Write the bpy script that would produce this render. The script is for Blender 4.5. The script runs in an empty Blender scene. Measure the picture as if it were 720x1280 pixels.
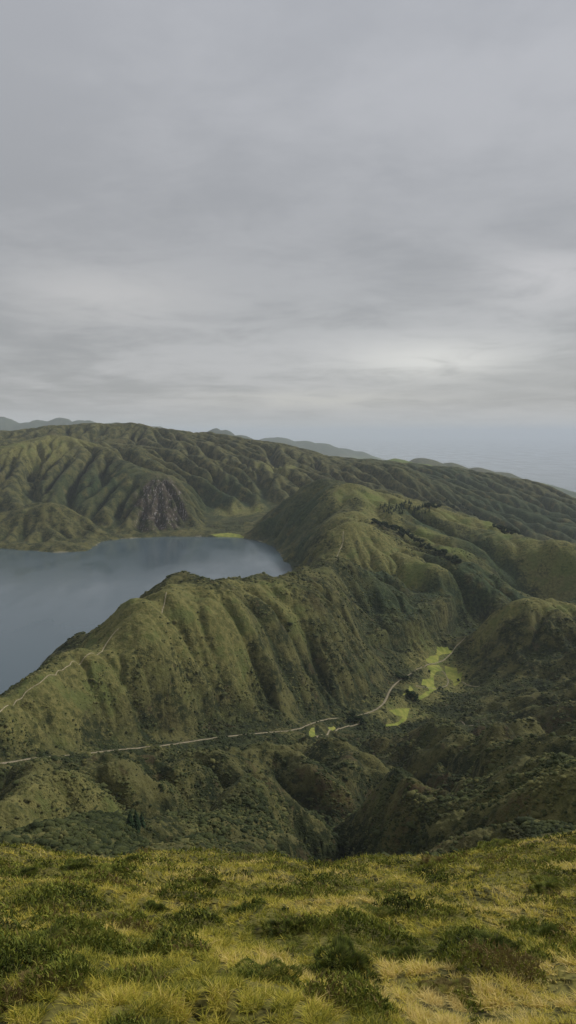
import bpy, math, random
import numpy as np
random.seed(7)
rng = np.random.default_rng(11)
C = bpy.context.scene.collection
SC = bpy.context.scene

# ------------------------------------------------------------------ camera
CAMZ = 900.0
PITCH = math.radians(5.89)
F = 960.0
cp, sp_ = math.cos(PITCH), math.sin(PITCH)
cam_d = bpy.data.cameras.new('camera')
cam = bpy.data.objects.new('camera', cam_d); C.objects.link(cam)
cam.location = (0, 0, CAMZ)
cam.rotation_euler = (math.pi / 2 - PITCH, 0, 0)
cam_d.sensor_fit = 'VERTICAL'; cam_d.sensor_height = 36.0
cam_d.lens = 36.0 * F / 1280.0
cam_d.clip_start = 0.3; cam_d.clip_end = 400000
SC.camera = cam

def ray(px, py):
    px = np.asarray(px, float); py = np.asarray(py, float)
    return (px - 360.0, F * cp - (py - 640.0) * sp_, -F * sp_ - (py - 640.0) * cp)
def P(px, py, D):                       # point on a sight line at depth D
    dx, dy, dz = ray(px, py)
    return (float(dx / dy * D), float(D), float(CAMZ + dz / dy * D))
def Z(px, py, z):                       # point on a sight line at height z
    dx, dy, dz = ray(px, py)
    D = (z - CAMZ) / (dz / dy)
    return (float(dx / dy * D), float(D), float(z))
def W(px, D, z):                        # bearing, depth and height
    return ((px - 360.0) / F * D, float(D), float(z))

# ------------------------------------------------------------------ noise
def _hash(ix, iy, seed):
    h = (ix.astype(np.int64) * 374761393 + iy.astype(np.int64) * 668265263 + seed * 1442695041) & 0xffffffff
    h = ((h ^ (h >> 13)) * 1274126177) & 0xffffffff
    return (h ^ (h >> 16)) & 0xffffffff
def perlin(x, y, seed=0):
    x0 = np.floor(x); y0 = np.floor(y)
    fx = x - x0; fy = y - y0
    ix = x0.astype(np.int64); iy = y0.astype(np.int64)
    u = fx * fx * fx * (fx * (fx * 6 - 15) + 10); v = fy * fy * fy * (fy * (fy * 6 - 15) + 10)
    def g(dx, dy):
        a = _hash(ix + dx, iy + dy, seed) * (2 * math.pi / 4294967296.0)
        return np.cos(a) * (fx - dx) + np.sin(a) * (fy - dy)
    n00, n10, n01, n11 = g(0, 0), g(1, 0), g(0, 1), g(1, 1)
    return ((n00 * (1 - u) + n10 * u) * (1 - v) + (n01 * (1 - u) + n11 * u) * v) * 1.5
def fbm(x, y, wl, octs=4, seed=0, gain=.5):
    s = 0; a = 1.0
    for k in range(octs):
        s = s + a * perlin(x / wl + 17.3 * k, y / wl - 9.1 * k, seed + k); wl = wl / 2.03; a *= gain
    return s
def sstep(a, b, x):
    t = np.clip((x - a) / (b - a), 0, 1); return t * t * (3 - 2 * t)

# ------------------------------------------------------------------ lake outline (water level 575 m)
LAKEZ = 575.0
lake_px = [(-420, 700), (-300, 688), (-150, 682), (-60, 684), (0, 686), (30, 688), (70, 691), (108, 689), (120, 683), (128, 677), (150, 674), (200, 671),
           (260, 671), (300, 672), (325, 677), (342, 684), (350, 694), (355, 701), (362, 707), (366, 713),
           (368, 722), (350, 740), (300, 752), (240, 748), (200, 745), (160, 765), (132, 782), (100, 802), (60, 822), (52, 838), (20, 866), (-20, 905), (-100, 960), (-400, 960)]
lake = [Z(a, b, LAKEZ)[:2] for a, b in lake_px]
LP = np.array(lake)
def seg_dist(x, y, pts, closed=False):
    x = np.asarray(x, float); y = np.asarray(y, float)
    best = np.full(x.shape, 1e9)
    n = len(pts)
    for i in range(n if closed else n - 1):
        ax, ay = pts[i][:2]; bx, by = pts[(i + 1) % n][:2]
        dx, dy = bx - ax, by - ay
        t = np.clip(((x - ax) * dx + (y - ay) * dy) / (dx * dx + dy * dy + 1e-9), 0, 1)
        best = np.minimum(best, np.hypot(x - ax - t * dx, y - ay - t * dy))
    return best
def inside(x, y, pts):
    x = np.asarray(x, float); y = np.asarray(y, float)
    c = np.zeros(x.shape, bool); n = len(pts); j = n - 1
    for i in range(n):
        xi, yi = pts[i][:2]; xj, yj = pts[j][:2]
        cond = ((yi > y) != (yj > y)) & (x < (xj - xi) * (y - yi) / ((yj - yi) + 1e-12) + xi)
        c ^= cond; j = i
    return c

# ------------------------------------------------------------------ surveyed heights of the land
ctl = []
add = ctl.append
for a, b in lake_px:
    if -400 < a: add(Z(a, b, LAKEZ))
for q in [(-200, 1200), (-100, 1500), (0, 1350), (0, 1900), (100, 1500), (100, 2000), (200, 2000), (200, 2300), (300, 1950), (-250, 1900)]:
    add(W(q[0], q[1], 550))
# camera hill
for x, y, z in [(0, 0, 898), (0, 30, 882), (-40, 0, 897), (40, 0, 899), (-25, 60, 852), (25, 60, 858), (0, 60, 854), (-120, 0, 885), (120, 0, 895), (-300, 0, 850), (300, 0, 885), (0, -200, 880)]:
    add((x, y, z))
for px, D, z in [(-400, 140, 795), (-100, 140, 804), (200, 140, 803), (500, 140, 806), (800, 140, 812), (1200, 140, 820)]: add(W(px, D, z))
for q in [(-300, 1075, 240), (0, 1062, 240), (200, 1080, 255), (400, 1100, 270), (600, 1085, 260), (720, 1060, 250), (1000, 1020, 260),
          (0, 1040, 310), (0, 1008, 385), (40, 985, 430), (80, 970, 480), (0, 978, 480), (120, 978, 470), (-120, 1000, 420), (-300, 960, 480),
          (130, 980, 455), (200, 1003, 450), (200, 1035, 350), (170, 962, 550), (250, 966, 560), (300, 942, 680), (300, 985, 510), (300, 1035, 390),
          (400, 925, 790), (380, 962, 620), (430, 978, 600), (430, 1005, 490), (480, 1035, 420), (540, 1000, 550), (560, 962, 640), (470, 948, 740), (515, 918, 860), (40, 976, 470), (130, 972, 540), (200, 965, 600), (265, 957, 640), (330, 948, 690), (375, 938, 720),
          (560, 916, 820), (600, 918, 750), (660, 928, 700), (720, 935, 660), (860, 930, 640),
          (600, 965, 590), (650, 992, 400), (690, 980, 395), (720, 974, 400), (850, 955, 400), (760, 985, 340), (620, 1012, 410), (590, 1025, 420), (640, 1032, 330), (720, 1000, 320)]:
    add(P(*q))
for q in [(70, 545, 636), (620, 860, 545), (720, 800, 560), (690, 500, 655), (780, 520, 650), (560, 720, 590)]: add(W(*q))
# right hill
for q in [(594, 790, 1300), (600, 782, 1290), (620, 762, 1275), (640, 750, 1270), (680, 752, 1260), (720, 768, 1230), (900, 760, 1200), (606, 815, 1210), (625, 850, 1120), (660, 850, 1080), (720, 850, 1000),
          (700, 890, 880), (640, 890, 950), (600, 862, 1140), (590, 832, 1230), (900, 850, 900), (1100, 850, 800)]: add(P(*q))
for q in [(680, 1520, 535), (780, 1550, 500), (700, 1780, 465), (900, 1800, 425), (1100, 1500, 560)]: add(W(*q))
# valley floor
for q in [(0, 955, 645), (100, 945, 615), (200, 932, 592), (300, 917, 567), (400, 899, 543), (480, 880, 524), (520, 855, 514), (550, 850, 509), (545, 868, 512), (570, 830, 504), (575, 812, 500), (586, 800, 497), (-150, 975, 668)]: add(Z(*q))
# near ridge crest and its face
for q in [(-300, 990, 640), (-150, 945, 662), (0, 874, 668), (60, 827, 676), (130, 774, 690), (170, 750, 697), (205, 727, 705), (240, 728, 705), (275, 732, 697), (290, 738, 690), (320, 731, 688), (350, 724, 680), (370, 717, 672), (400, 708, 668),
          (0, 890, 672), (50, 855, 677), (100, 822, 681), (145, 790, 690), (203, 760, 700),
          (100, 880, 650), (200, 800, 682), (200, 850, 648), (250, 770, 690), (300, 800, 655), (300, 850, 618), (330, 760, 672), (400, 780, 637), (400, 830, 592), (450, 800, 598), (470, 840, 556)]: add(Z(*q))
for x, d in [(60, 930), (130, 1120), (200, 1300), (300, 1400)]: add(W(x, d, 605))
for q in [(280, 1210, 625), (240, 1180, 640), (200, 1150, 655), (330, 1290, 618), (360, 1340, 612), (375, 1450, 600), (388, 1400, 632), (350, 1220, 650), (160, 960, 662), (110, 880, 640), (60, 800, 645), (10, 730, 645), (310, 1180, 660)]: add(W(*q))
# conical peak and ridge behind
for q in [(415, 700, 1400), (428, 665, 1650), (428, 640, 1900), (422, 620, 2150), (408, 603, 2350), (385, 608, 2400), (350, 632, 2450), (330, 650, 2480), (312, 664, 2470), (380, 660, 2100), (395, 690, 1750),
          (440, 610, 2380), (470, 618, 2400), (500, 627, 2450), (540, 641, 2500), (600, 658, 2450), (650, 682, 2350), (690, 698, 2250), (720, 709, 2150), (900, 760, 2000),
          (470, 660, 1950), (520, 660, 2000), (560, 665, 2050), (450, 700, 1600), (520, 700, 1650), (560, 690, 1780), (600, 700, 1780), (650, 700, 1880), (700, 722, 1800), (720, 745, 1680), (620, 740, 1560),
          (480, 740, 1430), (520, 760, 1360), (540, 790, 1310), (500, 800, 1240), (450, 760, 1300), (600, 762, 1500), (560, 742, 1500)]: add(P(*q))
for q in [(600, 2950, 500), (720, 2750, 420), (500, 2850, 590), (430, 2800, 640), (380, 2700, 640), (900, 2600, 380)]: add(W(*q))
# far range
for q in [(600, 620, 3700), (700, 650, 3500), (500, 600, 3500), (720, 680, 3050), (420, 590, 3400), (350, 600, 3150), (330, 622, 2900), (290, 640, 2770), (250, 640, 2700), (240, 600, 3000), (300, 580, 3400),
          (-300, 560, 3900), (-150, 548, 3900), (0, 543, 3900), (50, 537, 3900), (90, 532, 3900), (130, 532, 4000), (180, 533, 3900), (220, 541, 3900), (250, 547, 3800), (300, 552, 3900), (340, 558, 3900), (380, 565, 3900), (420, 572, 3900), (470, 578, 3900),
          (520, 583, 4000), (560, 589, 4100), (600, 593, 4150), (640, 601, 4300), (680, 612, 4300), (720, 627, 4300), (900, 690, 4300),
          (65, 547, 3300), (90, 552, 3250), (40, 553, 3300), (0, 565, 3200), (-150, 575, 3200), (130, 565, 3100), (160, 580, 2950), (190, 598, 2720), (208, 602, 2680), (230, 612, 2680), (100, 590, 2900), (60, 592, 2850), (20, 602, 2750), (0, 622, 2600), (-150, 640, 2500),
          (100, 645, 2460), (140, 645, 2500), (55, 634, 2350), (25, 657, 2290), (90, 662, 2310)]: add(P(*q))
for px in range(-300, 1000, 150):
    b = {0: 880}.get(px, 0)
    z0 = np.interp(px, [-300, 120, 300, 470, 650, 720, 900], [820, 880, 790, 720, 590, 490, 250])
    add(W(px, 4700, z0 - 70)); add(W(px, 5700, z0 * .6))
add(W(55, 2520, 645)); add(W(100, 3600, 850)); add(W(0, 3600, 850))
ctl = np.array(ctl)

def tps_fit(pts, smooth=2e-4):
    X = pts[:, :2] / 1000.0; n = len(X)
    d2 = ((X[:, None] - X[None]) ** 2).sum(-1)
    K = np.where(d2 > 0, .5 * d2 * np.log(d2 + 1e-20), 0) + np.eye(n) * smooth
    Pm = np.c_[np.ones(n), X]
    A = np.zeros((n + 3, n + 3)); A[:n, :n] = K; A[:n, n:] = Pm; A[n:, :n] = Pm.T
    return X, np.linalg.solve(A, np.r_[pts[:, 2], 0, 0, 0])
def tps_eval(m, x, y):
    X, w = m; x = x / 1000.0; y = y / 1000.0
    o = w[-3] + w[-2] * x + w[-1] * y
    for i in range(len(X)):
        d2 = (x - X[i, 0]) ** 2 + (y - X[i, 1]) ** 2 + 1e-12
        o = o + w[i] * .5 * d2 * np.log(d2)
    return o

CELL = 7.0
X0, Y0, NX, NY = -3100.0, -300.0, 890, 880
def upsample(a, f, nx, ny):
    yi = np.clip(np.arange(ny) / f, 0, a.shape[0] - 1.001); xi = np.clip(np.arange(nx) / f, 0, a.shape[1] - 1.001)
    y0 = yi.astype(int); x0 = xi.astype(int); fy = (yi - y0)[:, None]; fx = (xi - x0)[None]
    return (a[y0][:, x0] * (1 - fx) + a[y0][:, x0 + 1] * fx) * (1 - fy) + (a[y0 + 1][:, x0] * (1 - fx) + a[y0 + 1][:, x0 + 1] * fx) * fy
def blur(a, n=1):
    for _ in range(n):
        p = np.pad(a, 1, mode='edge'); a = (p[:-2, 1:-1] + 2 * p[1:-1, 1:-1] + p[2:, 1:-1]) / 4
        p = np.pad(a, 1, mode='edge'); a = (p[1:-1, :-2] + 2 * p[1:-1, 1:-1] + p[1:-1, 2:]) / 4
    return a
f2 = 4
cx = X0 + CELL * f2 * np.arange(NX // f2 + 2); cy = Y0 + CELL * f2 * np.arange(NY // f2 + 2)
GX, GY = np.meshgrid(cx, cy)
base = blur(upsample(tps_eval(tps_fit(ctl), GX, GY), f2, NX, NY), 3)
gx = X0 + CELL * np.arange(NX); gy = Y0 + CELL * np.arange(NY)
GX, GY = np.meshgrid(gx, gy)
in_lake = inside(GX, GY, lake); shore_d = seg_dist(GX, GY, lake, True)
rr = np.hypot(GX, GY)
away = sstep(0, 60, shore_d) * (.12 + .88 * sstep(300, 640, rr)) * sstep(100, 200, rr)
far_w = sstep(2300, 3200, GY)
amp = away * (1 + .15 * far_w)
ravines = [[P(516, 650, 2080), P(560, 668, 1990), (W(600, 1930, 0)), W(632, 1850, 0), W(660, 1770, 0), W(705, 1650, 0)], [W(560, 1640, 0), W(600, 1600, 0), W(650, 1560, 0)]]
hummock = np.exp(-((GX - 130) / 260) ** 2 - ((GY - 700) / 260) ** 2)
uu = (GX * .62 + GY * .78); vv = (GX * .78 - GY * .62)
spurs = (1 - np.abs(fbm(uu + 18 * perlin(vv / 120, uu / 120, 33), vv * .28, 78, 3, 31)) * 2.2) * 4.5 * np.exp(-(((GX + 60) / 330) ** 4)) * np.exp(-(((GY - 900) / 230) ** 4))
vd = seg_dist(GX, GY, [(120, 930), (150, 1000), (200, 1080), (235, 1180), (310, 1330)])
flat = .1 + .9 * sstep(30, 140, vd)
amp = amp * flat
H = base + spurs * sstep(0, 80, shore_d) + amp * (fbm(GX, GY, 330, 2, 3) * 13 + (1 - .8 * far_w) * (fbm(GX, GY, 330, 5, 3) - fbm(GX, GY, 330, 2, 3)) * 13 + (1 - .5 * far_w) * (1 - np.abs(fbm(GX, GY, 170, 4, 9)) * 2) * 6 + hummock * (1 - np.abs(fbm(GX, GY, 150, 4, 19)) * 2.6) * 24 + (1 - .8 * far_w) * fbm(GX, GY, 60, 3, 29) * 3.5)
H = np.where(in_lake, np.minimum(H, LAKEZ - np.minimum(shore_d * .35, 25)), H)

# rain: droplets that carve gullies down the slopes
def erode(H, batches, n, steps, cell, seed=5):
    r = np.random.default_rng(seed)
    h = (H / cell).ravel().copy(); h00 = h.copy(); ny, nx = H.shape; visits = np.zeros(h.size)
    mask = (~in_lake).ravel()
    for b in range(batches):
        x = r.uniform(2, nx - 4, n); y = r.uniform(2, ny - 4, n)
        dx = np.zeros(n); dy = np.zeros(n); vel = np.ones(n); wat = np.ones(n); sed = np.zeros(n)
        for s in range(steps):
            ix = x.astype(np.int64); iy = y.astype(np.int64); u = x - ix; v = y - iy
            i0 = iy * nx + ix
            a, bb, c, d = h[i0], h[i0 + 1], h[i0 + nx], h[i0 + nx + 1]
            gxx = (bb - a) * (1 - v) + (d - c) * v; gyy = (c - a) * (1 - u) + (d - bb) * u
            z = (a * (1 - u) + bb * u) * (1 - v) + (c * (1 - u) + d * u) * v
            dx = dx * .15 - gxx * .85; dy = dy * .15 - gyy * .85
            L = np.hypot(dx, dy) + 1e-9; dx /= L; dy /= L
            x2 = np.clip(x + dx, 1, nx - 3); y2 = np.clip(y + dy, 1, ny - 3)
            jx = x2.astype(np.int64); jy = y2.astype(np.int64); p = x2 - jx; q = y2 - jy
            j0 = jy * nx + jx
            z2 = (h[j0] * (1 - p) + h[j0 + 1] * p) * (1 - q) + (h[j0 + nx] * (1 - p) + h[j0 + nx + 1] * p) * q
            dh = z2 - z
            cap = np.maximum(-dh * vel * wat * 5.0, .004)
            dep = np.where(dh > 0, np.minimum(dh, sed), np.maximum(sed - cap, 0) * .12)
            ero = np.where((dh <= 0) & (sed < cap), np.minimum((cap - sed) * .3, -dh * .7), 0)
            ch = np.clip(dep - ero, -.14, .05); sed = sed - ch
            np.add.at(h, i0, ch * (1 - u) * (1 - v)); np.add.at(h, i0 + 1, ch * u * (1 - v))
            np.add.at(h, i0 + nx, ch * (1 - u) * v); np.add.at(h, i0 + nx + 1, ch * u * v)
            np.add.at(visits, i0, 1.0)
            vel = np.sqrt(np.maximum(vel * vel - dh * 4.0, .01)); vel = np.minimum(vel, 3)
            wat *= .985; x, y = x2, y2
        h = np.clip(h, h00 - 4.0, h00 + 1.5)
    return (h * cell).reshape(ny, nx), visits.reshape(ny, nx)
c3 = 3
Hc = blur(H, 2)[::c3, ::c3]
lake_full = in_lake; in_lake = in_lake[::c3, ::c3]
Ec, vc = erode(Hc, 30, 1500, 45, CELL * c3, 8)
in_lake = lake_full
dc = Ec - Hc
H1 = H + upsample(np.where(dc > 0, dc * .3, dc * .7), c3, NX, NY) * (1 - .6 * np.exp(-((GX + 80) / 300) ** 4) * np.exp(-((GY - 900) / 260) ** 4))
H1 = np.where(in_lake, H, H1)
H1 = H1 - 16 * np.exp(-(seg_dist(GX, GY, ravines[0]) / 42) ** 2) - 8 * np.exp(-(seg_dist(GX, GY, ravines[1]) / 35) ** 2)
E, visits = erode(H1, 60, 7000, 50, CELL)
E = np.where(E > H1, H1 + (E - H1) * .4, E)
r0_ = int((2350 - Y0) / CELL)            # the far range is older and cut into long parallel gullies
Ef, vf_ = erode(E[r0_:] + .7 * fbm(GX[r0_:], GY[r0_:], 36, 2, 601), 45, 5000, 80, CELL, 15)
Ef = np.where(Ef > E[r0_:], E[r0_:] + (Ef - E[r0_:]) * .35, Ef)
kf = sstep(2350, 2550, GY[r0_:]); E = E.copy(); E[r0_:] = E[r0_:] * (1 - kf) + Ef * kf
def egauss(px, D, sx, sy): return np.exp(-((GX - (px - 360) / F * D) / sx) ** 2 - ((GY - D) / sy) ** 2)
ew = np.ones(H.shape)                    # how deeply the rain has cut: less on the smooth tops
for a in [(490, 1950, 190, 300, .7), (600, 1850, 260, 260, .7), (690, 1850, 260, 260, .6), (540, 2250, 300, 260, .6), (450, 1650, 120, 180, .6), (200, 930, 170, 190, .82), (100, 740, 150, 140, .8), (300, 1000, 170, 190, .7), (400, 1150, 150, 190, .5), (270, 850, 130, 130, .6), (640, 1250, 120, 120, .5), (560, 1130, 60, 100, .8)]:
    ew = np.minimum(ew, 1 - a[4] * egauss(*a[:4]))
ew = ew * (1 + .1 * far_w) * (.25 + .75 * flat)
EA = H + (E - H) * sstep(150, 420, rr) * ew
EA = blur(EA, 1) * .4 + EA * .6
flow = np.log1p(blur(visits, 1)); flow = np.clip((flow - 2.2) / 2.6, 0, 1)

def samp(a, x, y, X0=X0, Y0=Y0, CELL=CELL):   # smooth (B-spline) sampling of a grid
    NY, NX = a.shape
    u = np.clip((x - X0) / CELL, 2, NX - 4); v = np.clip((y - Y0) / CELL, 2, NY - 4)
    i = u.astype(np.int64); j = v.astype(np.int64); s = u - i; t = v - j
    def bw(f): return ((1 - f) ** 3 / 6, (3 * f ** 3 - 6 * f * f + 4) / 6, (-3 * f ** 3 + 3 * f * f + 3 * f + 1) / 6, f ** 3 / 6)
    wx = bw(s); wy = bw(t); af = a.ravel(); o = 0
    for m in range(4):
        row = (j + m - 1) * NX + i - 1
        o = o + wy[m] * (wx[0] * af[row] + wx[1] * af[row + 1] + wx[2] * af[row + 2] + wx[3] * af[row + 3])
    return o
# bring the eroded land back through the surveyed heights
gxc, gyc = np.meshgrid(cx, cy)
for it in range(2):
    res = ctl.copy(); res[:, 2] = ctl[:, 2] - samp(EA, ctl[:, 0], ctl[:, 1])
    num = np.zeros(gxc.shape); den = np.full(gxc.shape, .08)
    for x, y, d in res:
        s2 = (55 + .04 * max(y, 0)) ** 2
        w = np.exp(-((gxc - x) ** 2 + (gyc - y) ** 2) / (2 * s2)); num += w * d; den += w
    EA = EA + blur(upsample(num / den, f2, NX, NY), 2)
EA = np.where(in_lake, np.minimum(EA, LAKEZ - .3 - np.minimum(shore_d * .35, 25)),
              np.maximum(EA, np.where(shore_d < 350, LAKEZ + .3 + np.minimum(shore_d * .22, 8) * (GY > 900), -50)))

# finer gullies on the nearer slopes
C2, XS, YS, NX2, NY2 = 2.6, -460.0, 300.0, 480, 620
sgx, sgy = np.meshgrid(XS + C2 * np.arange(NX2), YS + C2 * np.arange(NY2))
S0 = samp(EA, sgx, sgy)
S1 = S0 + fbm(sgx, sgy, 90, 4, 507) * 5.0 + fbm(sgx, sgy, 46, 4, 501) * 3.4 + (1 - np.abs(fbm(sgx, sgy, 26, 3, 503)) * 2) * 2.6
S2, v2 = erode(S1, 50, 3500, 50, C2, 12)
S2 = np.where(S2 > S1, S1 + (S2 - S1) * .5, S2)
rim = np.minimum(np.minimum(sstep(0, 60, sgx - XS), sstep(0, 60, XS + C2 * NX2 - sgx)), np.minimum(sstep(0, 90, sgy - YS), sstep(0, 160, YS + C2 * NY2 - sgy)))
rim = rim * sstep(4, 25, samp(shore_d, sgx, sgy)) * (.75 + .25 * samp(ew, sgx, sgy))
D2 = (S2 - S0) * rim * (.42 + .5 * sstep(-.2, .4, fbm(sgx, sgy, 130, 3, 511))); D2 = blur(D2, 1) * .5 + D2 * .5
flow2 = np.clip((np.log1p(blur(v2, 1)) - 2.4) / 2.2, 0, 1) * rim
def samp2(a, x, y):
    o = np.zeros(x.shape); k = (x > XS + 8) & (x < XS + C2 * NX2 - 8) & (y > YS + 8) & (y < YS + C2 * NY2 - 8)
    if k.any(): o[k] = samp(a, x[k], y[k], XS, YS, C2)
    return o
# ------------------------------------------------------------------ foreground slope
crest_px = [(-400, 1075), (-100, 1068), (0, 1062), (50, 1058), (90, 1048), (130, 1054), (180, 1058), (215, 1050), (250, 1043), (290, 1046), (330, 1048), (370, 1056), (405, 1062), (440, 1056), (480, 1057), (520, 1055), (560, 1047), (620, 1037), (670, 1028), (720, 1023), (800, 1010), (1000, 985), (1300, 960)]
YC = 34.0
ca = np.array([P(a, b, YC) for a, b in crest_px])
def fg_h(x, y):
    zc = np.interp(x, ca[:, 0], ca[:, 2]) - 0.12
    s = (zc - (CAMZ - 1.75)) / YC
    yy = np.maximum(y, -6)
    z = CAMZ - 1.75 + s * yy
    k = 5.0
    over = np.log1p(np.exp(np.clip((y - YC - 3) / k, -30, 30))) * k
    z = z - .42 * over
    near = sstep(0, 4, np.hypot(x, y))
    return z + near * (fbm(x, y, 7.5, 3, 41) * .32 + fbm(x, y, 2.2, 3, 47) * .19 + fbm(x, y, .8, 2, 49) * .06)
# ------------------------------------------------------------------ far land
coast = [(Z(a, b, 0)[0], Z(a, b, 0)[1]) for a, b in [(1300, 700), (900, 655), (800, 636), (740, 622), (715, 616), (690, 607), (660, 600), (610, 592), (560, 585), (510, 578), (478, 574.5)]] + [W(455, 33000, 0)[:2], W(300, 36000, 0)[:2], W(-400, 38000, 0)[:2], (-60000, 38000), (-60000, -5000), (20000, -5000), (14000, 4000)]
peaks = [(-60, 523, 17000, 1500), (0, 520.5, 17000, 900), (40, 522, 17000, 800), (75, 524, 17000, 700), (105, 524, 16500, 600), (150, 527.5, 16500, 900), (190, 531, 16500, 600),
         (268, 535, 15000, 330), (280, 538, 15000, 420), (250, 541, 15000, 500), (300, 543, 15000, 500),
         (345, 546, 19000, 900), (375, 549, 19000, 700), (400, 552, 19000, 600), (425, 558, 19500, 500), (445, 563, 19500, 450), (460, 568, 19500, 400), (320, 551, 19000, 900),
         (500, 569.5, 6300, 500), (522, 573, 6300, 420), (470, 573, 6200, 500), (530, 570, 9500, 500), (565, 575, 9500, 450), (595, 580, 9500, 450), (625, 586, 9500, 400)]
def far_h(x, y):
    x = np.asarray(x, float); y = np.asarray(y, float)
    ins = inside(x, y, coast); d = seg_dist(x, y, coast, True); d = np.where(ins, d, -d)
    low = np.clip(d, -200, 1e9) * .06
    low = np.where(d > 0, 8 + 170 * (1 - np.exp(-np.maximum(d, 0) / 2600)), low)
    z = low + np.where(d > 0, fbm(x, y, 1900, 5, 77) * 70 * sstep(0, 1500, d), 0)
    m = np.zeros(x.shape)
    for px, py, D, s in peaks:
        X, Y, ZZ = P(px, py, D)
        r2 = ((x - X) ** 2 + ((y - Y) / 1.2) ** 2) / (s * s)
        m = np.maximum(m, (ZZ - 30) * np.exp(-r2 * .35)) if D > 14000 else np.maximum(m, (ZZ - 30) / (1 + r2 * .6))
    rough = fbm(x, y, 900, 5, 81) 
    mm = np.maximum(z, m + rough * m * .07)
    return np.where(d > 0, mm, z)
def land(x, y):                          # smooth shape of the whole land
    x = np.asarray(x, float); y = np.asarray(y, float)
    r = np.hypot(x, y)
    z = samp(EA, x, y) + samp2(D2, x, y)
    wf = np.maximum(sstep(4700, 5600, y), sstep(2500, 2950, np.abs(x)))
    idx = wf > 0
    if idx.any():
        zf = far_h(x[idx], y[idx]); z[idx] = z[idx] * (1 - wf[idx]) + zf * wf[idx]
    wn = 1 - sstep(48, 125, r)
    idx = wn > 0
    if idx.any():
        z[idx] = z[idx] * (1 - wn[idx]) + fg_h(x[idx], y[idx]) * wn[idx]
    return z
def cast(px, py, n=1400, r0=120, r1=5200):
    px = np.atleast_1d(np.asarray(px, float)); py = np.atleast_1d(np.asarray(py, float))
    dx, dy, dz = ray(px, py)
    D = np.geomspace(r0, r1, n)[None]
    X = (dx / dy)[:, None] * D; Zr = CAMZ + (dz / dy)[:, None] * D; Y = np.broadcast_to(D, X.shape)
    h = land(X.ravel(), Y.ravel()).reshape(X.shape)
    hit = h >= Zr; k = np.where(hit.any(1), hit.argmax(1), n - 1); a = np.arange(len(px))
    k = np.maximum(k, 1)
    e1 = Zr[a, k - 1] - h[a, k - 1]; e2 = Zr[a, k] - h[a, k]; t = np.clip(e1 / (e1 - e2 + 1e-9), 0, 1)
    Dh = D[0, k - 1] * (1 - t) + D[0, k] * t
    return np.c_[dx / dy * Dh, Dh]

def polyline(px, step=3.0, r0=120):
    p = np.array(px, float); seg = np.hypot(*np.diff(p, axis=0).T); s = np.r_[0, np.cumsum(seg)]
    t = np.linspace(0, s[-1], max(3, int(s[-1] / step)))
    q = np.c_[np.interp(t, s, p[:, 0]), np.interp(t, s, p[:, 1])]
    return cast(q[:, 0], q[:, 1], 1400, r0)
def smooth_line(w, jump=60, res=2.0):
    keep = [0]
    for i in range(1, len(w)):
        if np.hypot(*(w[i] - w[keep[-1]])) < jump: keep.append(i)
    w = w[keep]
    for _ in range(12 if jump == 90 else 14): w[1:-1] = (w[:-2] + 2 * w[1:-1] + w[2:]) / 4
    seg = np.hypot(*np.diff(w, axis=0).T); s = np.r_[0, np.cumsum(seg)]
    t = np.linspace(0, s[-1], max(4, int(s[-1] / res)))
    return np.c_[np.interp(t, s, w[:, 0]), np.interp(t, s, w[:, 1])]
roads_px = [
    ('dirt_road', 2.9, [(-30, 960), (0, 955), (40, 948), (90, 944), (150, 937), (205, 932), (270, 922), (330, 916), (370, 913), (390, 904), (410, 898), (440, 897), (470, 888), (484, 876), (484, 866), (492, 856), (505, 847), (519, 839)], 90),
    ('farm_track', 2.0, [(519, 838), (530, 832), (546, 829), (560, 822), (566, 812), (572, 805), (582, 797)], 80),
    ('farm_track', 1.7, [(541, 831), (553, 834), (557, 845), (565, 853), (558, 860), (545, 861), (532, 858), (520, 858)], 80),
    ('farm_track', 1.7, [(577, 852), (582, 857), (592, 859), (600, 858)], 60),
    ('farm_track', 1.7, [(396, 922), (410, 913), (430, 908), (450, 905)], 80),
    ('farm_track', 1.7, [(536, 898), (556, 900), (575, 903), (592, 907)], 80),
    ('footpath', 1.0, [(-25, 904), (0, 890), (20, 876), (36, 862), (50, 854), (75, 837), (96, 827), (114, 819), (126, 815)], 70),
    ('footpath', 1.4, [(126, 815), (131, 804), (141, 792), (148, 786)], 70),
    ('footpath', 1.4, [(202, 766), (203, 755), (208, 741)], 90),
    ('footpath', 2.0, [(429, 664), (430, 680), (421, 694), (411, 709)], 160),
]
def bench(px, jump, half, r0):
    global D2                            # level the slope where the road is cut
    w = smooth_line(polyline(px, 3.0, r0), jump, 4.0)
    zz = land(w[:, 0], w[:, 1]); n = 15; zz = np.convolve(np.pad(zz, n, mode='edge'), np.ones(2 * n + 1) / (2 * n + 1), 'valid')
    best = np.full(sgx.shape, 1e9); zb_ = np.zeros(sgx.shape)
    for (a, b), c in zip(w, zz):
        d = (sgx - a) ** 2 + (sgy - b) ** 2; k = d < best; best[k] = d[k]; zb_[k] = c
    k = np.exp(-np.maximum(np.sqrt(best) - half, 0) ** 2 / (2 * 11.0 ** 2))
    D2 = D2 + (zb_ - samp(EA, sgx, sgy) - D2) * k
bench(roads_px[0][2], 90, 5, 540)
bench(roads_px[0][2], 90, 5, 540)
roads = []
for nm, wd, px, jump in roads_px:
    w = smooth_line(polyline(px, 3.0, 540), jump, 1.5 if wd > 2 else 1.2)
    if nm == 'footpath': w = w + np.c_[fbm(np.arange(len(w)) * 1.0, w[:, 0] * 0, 14, 2, 3) * 1.6, w[:, 0] * 0]
    roads.append((nm, wd, w))
def up(org, sc, pts): return [(org[0] + u / sc, org[1] + v / sc) for u, v in pts]
O1 = (460, 780)
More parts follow.
